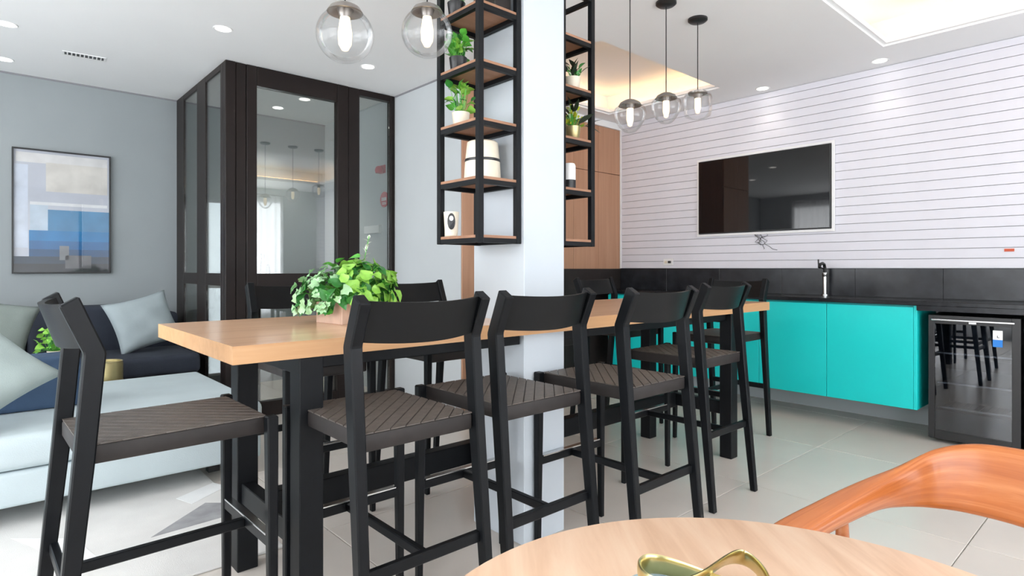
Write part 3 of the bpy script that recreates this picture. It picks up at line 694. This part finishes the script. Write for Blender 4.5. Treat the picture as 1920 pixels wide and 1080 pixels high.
# loose cables under the television
rg = random.Random(12); cb = thing('loose_cables', 'tangle of thin dark cables hanging below the television', 'cable', (XR-.016, 2.56, 1.53))
for k in range(5):
    pts = []; y, z = rg.uniform(-.05, .1), 0
    for q in range(9): pts.append((-.008-.004*(q % 2), y, z)); y += rg.uniform(-.045, .035); z -= rg.uniform(.0, .036)
    b = new(); tube(b, pts, .0022, 5); obj('cable', b, 'blackplastic', cb, True)
so = thing('wall_socket', 'white wall socket with a black plug low on the boarded wall', 'socket', (XR-.0145, 3.55, 1.265))
b = new(); box(b, -.006, 0, -.06, .06, -.035, .035, .002); obj('plate', b, 'white', so)
b = new(); box(b, -.03, -.006, -.035, -.01, -.012, .012, .003); obj('plug', b, 'blackplastic', so)
b = new(); box(b, -.008, -.0062, .015, .045, -.014, .014); obj('socket_face', b, 'cream', so)
b = new(); box(b, XR-.02, XR-.0145, .745, .80, 1.318, 1.338, .001); tag(obj('wall_label', b, 'orange'), 'small orange-red label on the boarded wall at the right', 'label')
b = new()
for k in range(9): box(b, 0, .0012, 1.42-k*.033, 1.42-k*.033+.02, 0, .006)
b.free()

# ------------------------------------------------------------------ picture
pc = thing('framed_picture', 'framed abstract print in blue and white behind glass on the grey wall', 'picture', (.553, YF-.001, 1.68))
w, h = .342, .525
b = new()
for q in ((-w, w, -h, -h+.012), (-w, w, h-.012, h), (-w, -w+.012, -h+.012, h-.012), (w-.012, w, -h+.012, h-.012)): box(b, q[0], q[1], -.03, 0, q[2], q[3], .001, 1)
obj('frame', b, 'blackplastic', pc)
b = new(); box(b, -w+.012, w-.012, -.012, -.004, -h+.012, h-.012); obj('print', b, 'print', pc)
for (u0, u1, v0, v1, cc, dz) in ((.02, .98, .02, .10, (.70, .70, .70), 0), (.32, .98, .09, .33, (.66, .64, .60), 1), (.0, .14, .12, .80, (.60, .66, .76), 0), (.16, .98, .42, .445, (.72, .74, .76), 1),
        (.16, .34, .445, .66, (.50, .60, .70), 1), (.34, 1, .48, .66, (.05, .22, .42), 1), (.15, 1, .655, .74, (.006, .19, .46), 2), (.15, 1, .74, .81, (.008, .13, .34), 2), (.15, 1, .81, .87, (.012, .08, .20), 2),
        (0, 1, .87, .93, (.025, .045, .075), 3), (0, 1, .93, 1, (.018, .022, .03), 3), (.46, .56, .78, .90, (.20, .21, .23), 4), (.52, .80, .86, .97, (.12, .12, .13), 4)):
    ww, hh_ = (w-.012)*2, (h-.012)*2; b = new(); yy = -.0122-dz*.0006
    box(b, -ww/2+u0*ww, -ww/2+u1*ww, yy-.0005, -.0119, hh_/2-v1*hh_, hh_/2-v0*hh_); obj('print_block', b, mat('print_ink', cc, .5, var=.12, vscale=7), pc)
b = new(); box(b, -w+.012, w-.012, -.02, -.018, -h+.012, h-.012); obj('glass', b, 'picglass', pc)

# ------------------------------------------------------------------ lounge
rug = thing('rug', 'pale rug with grey geometric patches under the daybed', 'rug', (-.55, 3.6, 0))
b = new(); box(b, -1.6, 1.53, -1.05, 1.4, .0005, .010, .003, 1); obj('pile', b, 'rug', rug)
def patch(pts, m):
    b = new(); f = b.faces.new([b.verts.new((p[0]+.55, p[1]-3.6, .0103)) for p in pts]); bmesh.ops.extrude_face_region(b, geom=[f])
    for v in list(b.verts)[len(pts):]: v.co.z += .001
    obj('patch', b, m, rug)
G = lambda px, py: pix(px, py, 0.01)[:2]
patch([G(283, 1008), G(385, 943), G(440, 943), G(452, 960)], 'rug_grey')
patch([G(330, 935), G(400, 905), G(425, 912), G(360, 945)], 'rug_white')
patch([G(20, 1010), G(70, 1030), G(120, 1050), G(200, 1060), G(140, 1010)], 'rug_white')

def pillow(name, wd, hg, th, m, loc, rot, label, pinch=.1):
    b = new(); n = 18; vs = {}
    for sd in (1, -1):
        for i in range(n+1):
            for q in range(n+1):
                u = -1+2*i/n; v = -1+2*q/n
                edge = i in (0, n) or q in (0, n)
                if sd == -1 and edge: vs[(sd, i, q)] = vs[(1, i, q)]; continue
                x = u*wd/2*(1-pinch*(1-u*u*.0)*(1-v*v)*abs(u)**3); z = v*hg/2*(1-pinch*(1-u*u)*abs(v)**3)
                hh = th/2*((1-abs(u)**2.6)*(1-abs(v)**2.6))**.55
                hh *= 1+.05*math.sin(u*7+v*3)+.04*math.sin(v*9-u*4)
                vs[(sd, i, q)] = b.verts.new((x, sd*hh, z))
    for sd in (1, -1):
        for i in range(n):
            for q in range(n):
                a = (vs[(sd, i, q)], vs[(sd, i+1, q)], vs[(sd, i+1, q+1)], vs[(sd, i, q+1)]); b.faces.new(a if sd < 0 else a[::-1])
    o = obj(name, b, m, None, True, loc, ang=180); o.rotation_mode = 'YXZ'; o.rotation_euler = rot; tag(o, label, 'cushion'); return o
def soft(bm, x0, x1, y0, y1, z0, z1, r=.04): box(bm, x0, x1, y0, y1, z0, z1, r, 4)
# daybed
db = thing('daybed', 'wide pale mint upholstered daybed with a low blue backrest', 'daybed', (0, 0, 0))
b = new(); soft(b, -1.5, 1.235, 3.56, 4.90, .10, .262, .02); obj('base', b, 'mint', db, True)
b = new(); soft(b, -1.5, 1.245, 3.55, 4.91, .265, .43, .045); obj('seat_cushion', b, 'mint', db, True)
b = new(); soft(b, -1.3, .435, 4.10, 4.36, .431, .715, .03); obj('backrest', b, 'navyblue', db, True)
for x in (-1.35, 1.0):
    for y in (3.75, 4.7): b = new(); box(b, x, x+.06, y, y+.06, .011, .10); obj('leg', b, 'blackplastic', db)
pillow('cushion', .54, .54, .18, 'sagepillow', (-.045, 3.80, .70), (R(-42), R(52), 0), 'big pale sage cushion leaning on the daybed backrest at frame left')
# navy sofa
sf = thing('sofa', 'dark navy sofa along the grey wall under the picture', 'sofa', (0, 0, 0))
b = new(); soft(b, -1.9, 1.38, 5.42, 6.38, .08, .34, .02); obj('base', b, 'navy', sf, True)
for (x0, x1) in ((-1.9, -.8), (-.797, .29), (.293, 1.38)):
    b = new(); soft(b, x0, x1, 5.38, 6.12, .342, .50, .04); obj('seat_cushion', b, 'navy', sf, True)
    b = new(); soft(b, x0, x1-.0, 6.10, 6.37, .47, .88 if x1 < 1.3 else .80, .05); 
    if x1 > 1.3: b.free(); b = new(); soft(b, x0, 1.02, 6.10, 6.37, .47, .88, .05)
    obj('back_cushion', b, 'navy', sf, True)
b = new(); soft(b, 1.03, 1.38, 6.13, 6.37, .47, .80, .04); obj('arm', b, 'navy', sf, True)
for x in (-1.8, 1.25):
    for y in (5.5, 6.25): b = new(); box(b, x, x+.05, y, y+.05, .0, .08); obj('leg', b, 'blackplastic', sf)
pillow('cushion', .50, .46, .16, 'bluepillow', (1.05, 5.84, .745), (R(-20), R(-14), R(6)), 'grey-blue cushion at the right end of the navy sofa, near the booth')
pillow('cushion', .56, .50, .18, 'greypillow', (.03, 5.62, .745), (R(-18), R(14), 0), 'grey-green cushion at the left of the navy sofa')
# gold drum and small plant between sofa and daybed
def drum(x, y, r, h, lb):
    t = thing('drum_table', lb, 'side table', (x, y, 0))
    b = new(); lathe(b, [(r*.96, 0), (r, .01), (r, h-.02), (r*.98, h-.012), (r*.98, h), (r*.90, h), (r*.88, h-.02)], 36); obj('drum', b, 'golddrum', t, True)
    b = new(); lathe(b, [(r*.87, h-.0195), (r*.87, h-.014)], 30); obj('tray', b, 'golddrum', t); return t
drum(.68, 5.15, .115, .53, 'round gold drum side table behind the pale daybed')
drum(.39, 5.12, .11, .58, 'gold drum side table carrying the small plant, behind the blue backrest')
sp_ = small_plant((.39, 5.12, .5665), 'small bright green plant behind the stool back, between the sofas', 'b', 60, .10, .14, 'cream', keys='abb', seed=14)

# ------------------------------------------------------------------ round table, ornament
rx_, ry_ = W(.306, .625); RT = .75
rt = thing('round_table', 'round pale ash table in the foreground', 'table', (rx_, ry_, 0), R(-40))
b = new(); lathe(b, [(.435, -.03), (.447, -.024), (.4525, -.012), (.452, -.003), (.449, 0)], 96, (0, 0, RT)); obj('tabletop', b, 'roundwood', rt, True, ang=50)
b = new(); lathe(b, [(.035, .02), (.035, RT-.05), (.10, RT-.045), (.10, RT-.031)], 24); obj('pedestal', b, 'black', rt, True)
b = new(); lathe(b, [(.25, 0), (.25, .008), (.05, .02)], 40); obj('base', b, 'black', rt, True)
ox, oy = W(.262, .818)
kn = thing('knot_ornament', 'twisted gold ribbon knot ornament on the round table', 'ornament', (ox, oy, RT+.004), -math.atan2(.6686, .7436))
# flat ribbon following a figure-eight that twists over itself
b = new(); n = 160; rings = []
def kp(t_): # figure-eight, loose left loop, tight right loop that lifts over the crossing
    s_ = 1-.24*math.cos(t_)
    return Vector((.020+.084*math.cos(t_)*s_, .040*math.sin(2*t_)*s_+.006*math.sin(t_), .016+.009*math.sin(t_)))
for i in range(n):
    t_ = 2*math.pi*i/n; p = kp(t_)
    T_ = (kp(t_+.01)-kp(t_-.01)).normalized(); S_ = T_.cross(Vector((0, 0, 1))).normalized(); U_ = S_.cross(T_)
    tw = .45*math.sin(t_*1.0)+.15
    a_ = S_*math.cos(tw)+U_*math.sin(tw); c_ = -S_*math.sin(tw)+U_*math.cos(tw)
    rings.append([b.verts.new(p+a_*.0042*math.cos(q*math.pi/6)+c_*.0155*math.sin(q*math.pi/6)) for q in range(12)])
for i in range(n):
    for q in range(12): b.faces.new((rings[i][q], rings[i][(q+1) % 12], rings[(i+1) % n][(q+1) % 12], rings[(i+1) % n][q]))
zmin = min(v.co.z for v in b.verts)
for v in b.verts: v.co.z -= zmin
obj('ribbon', b, 'gold', kn, True, ang=80)
b = new(); n = 60
vs = [b.verts.new((.068*math.cos(a)*(1+.10*math.cos(5*a)), .052*math.sin(a)*(1+.10*math.cos(5*a)), 0)) for a in [2*math.pi*i/n for i in range(n)]]
f_ = b.faces.new(vs); r_ = bmesh.ops.extrude_face_region(b, geom=[f_])
for v in [e for e in r_['geom'] if isinstance(e, bmesh.types.BMVert)]: v.co.z += .003
o = obj('coaster', b, mat('grey_blue_felt', (.33, .44, .50), .6, var=.1, vscale=40)); o.location = (*W(.236, .838), RT+.0005); o.rotation_euler = (0, 0, R(-30))
tag(o, 'flat grey-blue scalloped coaster under the gold ornament', 'coaster')

# ------------------------------------------------------------------ orange wood armchair (hoop back)
ac = thing('armchair', 'orange teak armchair with a curved hoop back at the lower right', 'armchair', (0, 0, 0))
# centreline in camera ground coordinates (right, depth, z centre, half height, half thickness)
CP = [(.44, 1.075, .655, .016, .034), (.53, 1.165, .668, .018, .034), (.66, 1.245, .684, .022, .030), (.78, 1.305, .700, .028, .026), (.86, 1.325, .712, .040, .018), (.925, 1.305, .738, .062, .012),
      (.965, 1.25, .758, .072, .011), (1.00, 1.16, .770, .074, .011), (1.03, 1.06, .772, .074, .011), (1.045, .97, .764, .070, .011), (1.04, .89, .745, .055, .013), (1.00, .83, .715, .034, .020), (.90, .775, .695, .026, .028), (.78, .735, .68, .022, .032), (.66, .70, .668, .018, .034)]
def cr(P, t):
    i = int(t); f = t-i; p = [P[max(0, min(len(P)-1, i+k))] for k in (-1, 0, 1, 2)]
    return [.5*(2*b_+(-a_+c_)*f+(2*a_-5*b_+4*c_-d_)*f*f+(-a_+3*b_-3*c_+d_)*f**3) for a_, b_, c_, d_ in zip(*p)]
b = new(); N = 120; S = [cr(CP, (len(CP)-1)*i/N*.99999) for i in range(N+1)]; rings = []
for i, s_ in enumerate(S):
    p = Vector((*W(s_[0], s_[1]), s_[2])); q0 = S[max(0, i-1)]; q1 = S[min(N, i+1)]
    T_ = Vector((*W(q1[0], q1[1]), 0))-Vector((*W(q0[0], q0[1]), 0)); T_.normalize(); Nn = T_.cross(Vector((0, 0, 1)))
    hh, tt_ = s_[3], s_[4]; ring = []
    for q in range(16):
        a = q*math.pi/8; ca, sa = math.cos(a), math.sin(a)
        x = math.copysign(abs(ca)**.6, ca)*tt_; z = math.copysign(abs(sa)**.6, sa)*hh
        ring.append(b.verts.new(p+Nn*(x-z*.12)+Vector((0, 0, z))))
    rings.append(ring)
for i in range(N):
    for q in range(16): b.faces.new((rings[i][q], rings[i][(q+1) % 16], rings[i+1][(q+1) % 16], rings[i+1][q]))
uv = b.loops.layers.uv.new('uv'); idx = {v: (i, q) for i, rg_ in enumerate(rings) for q, v in enumerate(rg_)}
for f in b.faces:
    for lp in f.loops:
        i, q = idx[lp.vert]; lp[uv].uv = (i*.016, math.sin(q*math.pi/8)*.5+(.3 if 4 < q < 12 else 0))
b.faces.new(rings[0][::-1]); b.faces.new(rings[-1]); obj('hoop_back', b, 'hoopwood', ac, True, ang=60)
for (a, z0, z1, q) in ((( .70, 1.262), 0, .675, (.70, 1.23)), ((.845, .765), 0, .675, (.83, .78)), ((.50, 1.135), 0, .66, (.50, 1.12)), ((.66, .70), 0, .66, (.66, .72))):
    b = new(); p0 = W(*q); p1 = W(*a)
    tube(b, [(*p0, 0), ((p0[0]*.4+p1[0]*.6), (p0[1]*.4+p1[1]*.6), .42), (*p1, z1)], [.013, .019, .012], 14); obj('leg', b, 'chairwood', ac, True)
b = new(); sc_ = W(.83, 1.03)
vs = [b.verts.new((*W(*q), .43)) for q in ((.62, 1.19), (.90, 1.25), (.975, .91), (.76, .80), (.60, .86))]
f_ = b.faces.new(vs); r_ = bmesh.ops.extrude_face_region(b, geom=[f_])
for v in [e for e in r_['geom'] if isinstance(e, bmesh.types.BMVert)]: v.co.z += .05
bmesh.ops.bevel(b, geom=b.edges[:], offset=.012, segments=2, affect='EDGES'); obj('seat', b, 'seat', ac, True)
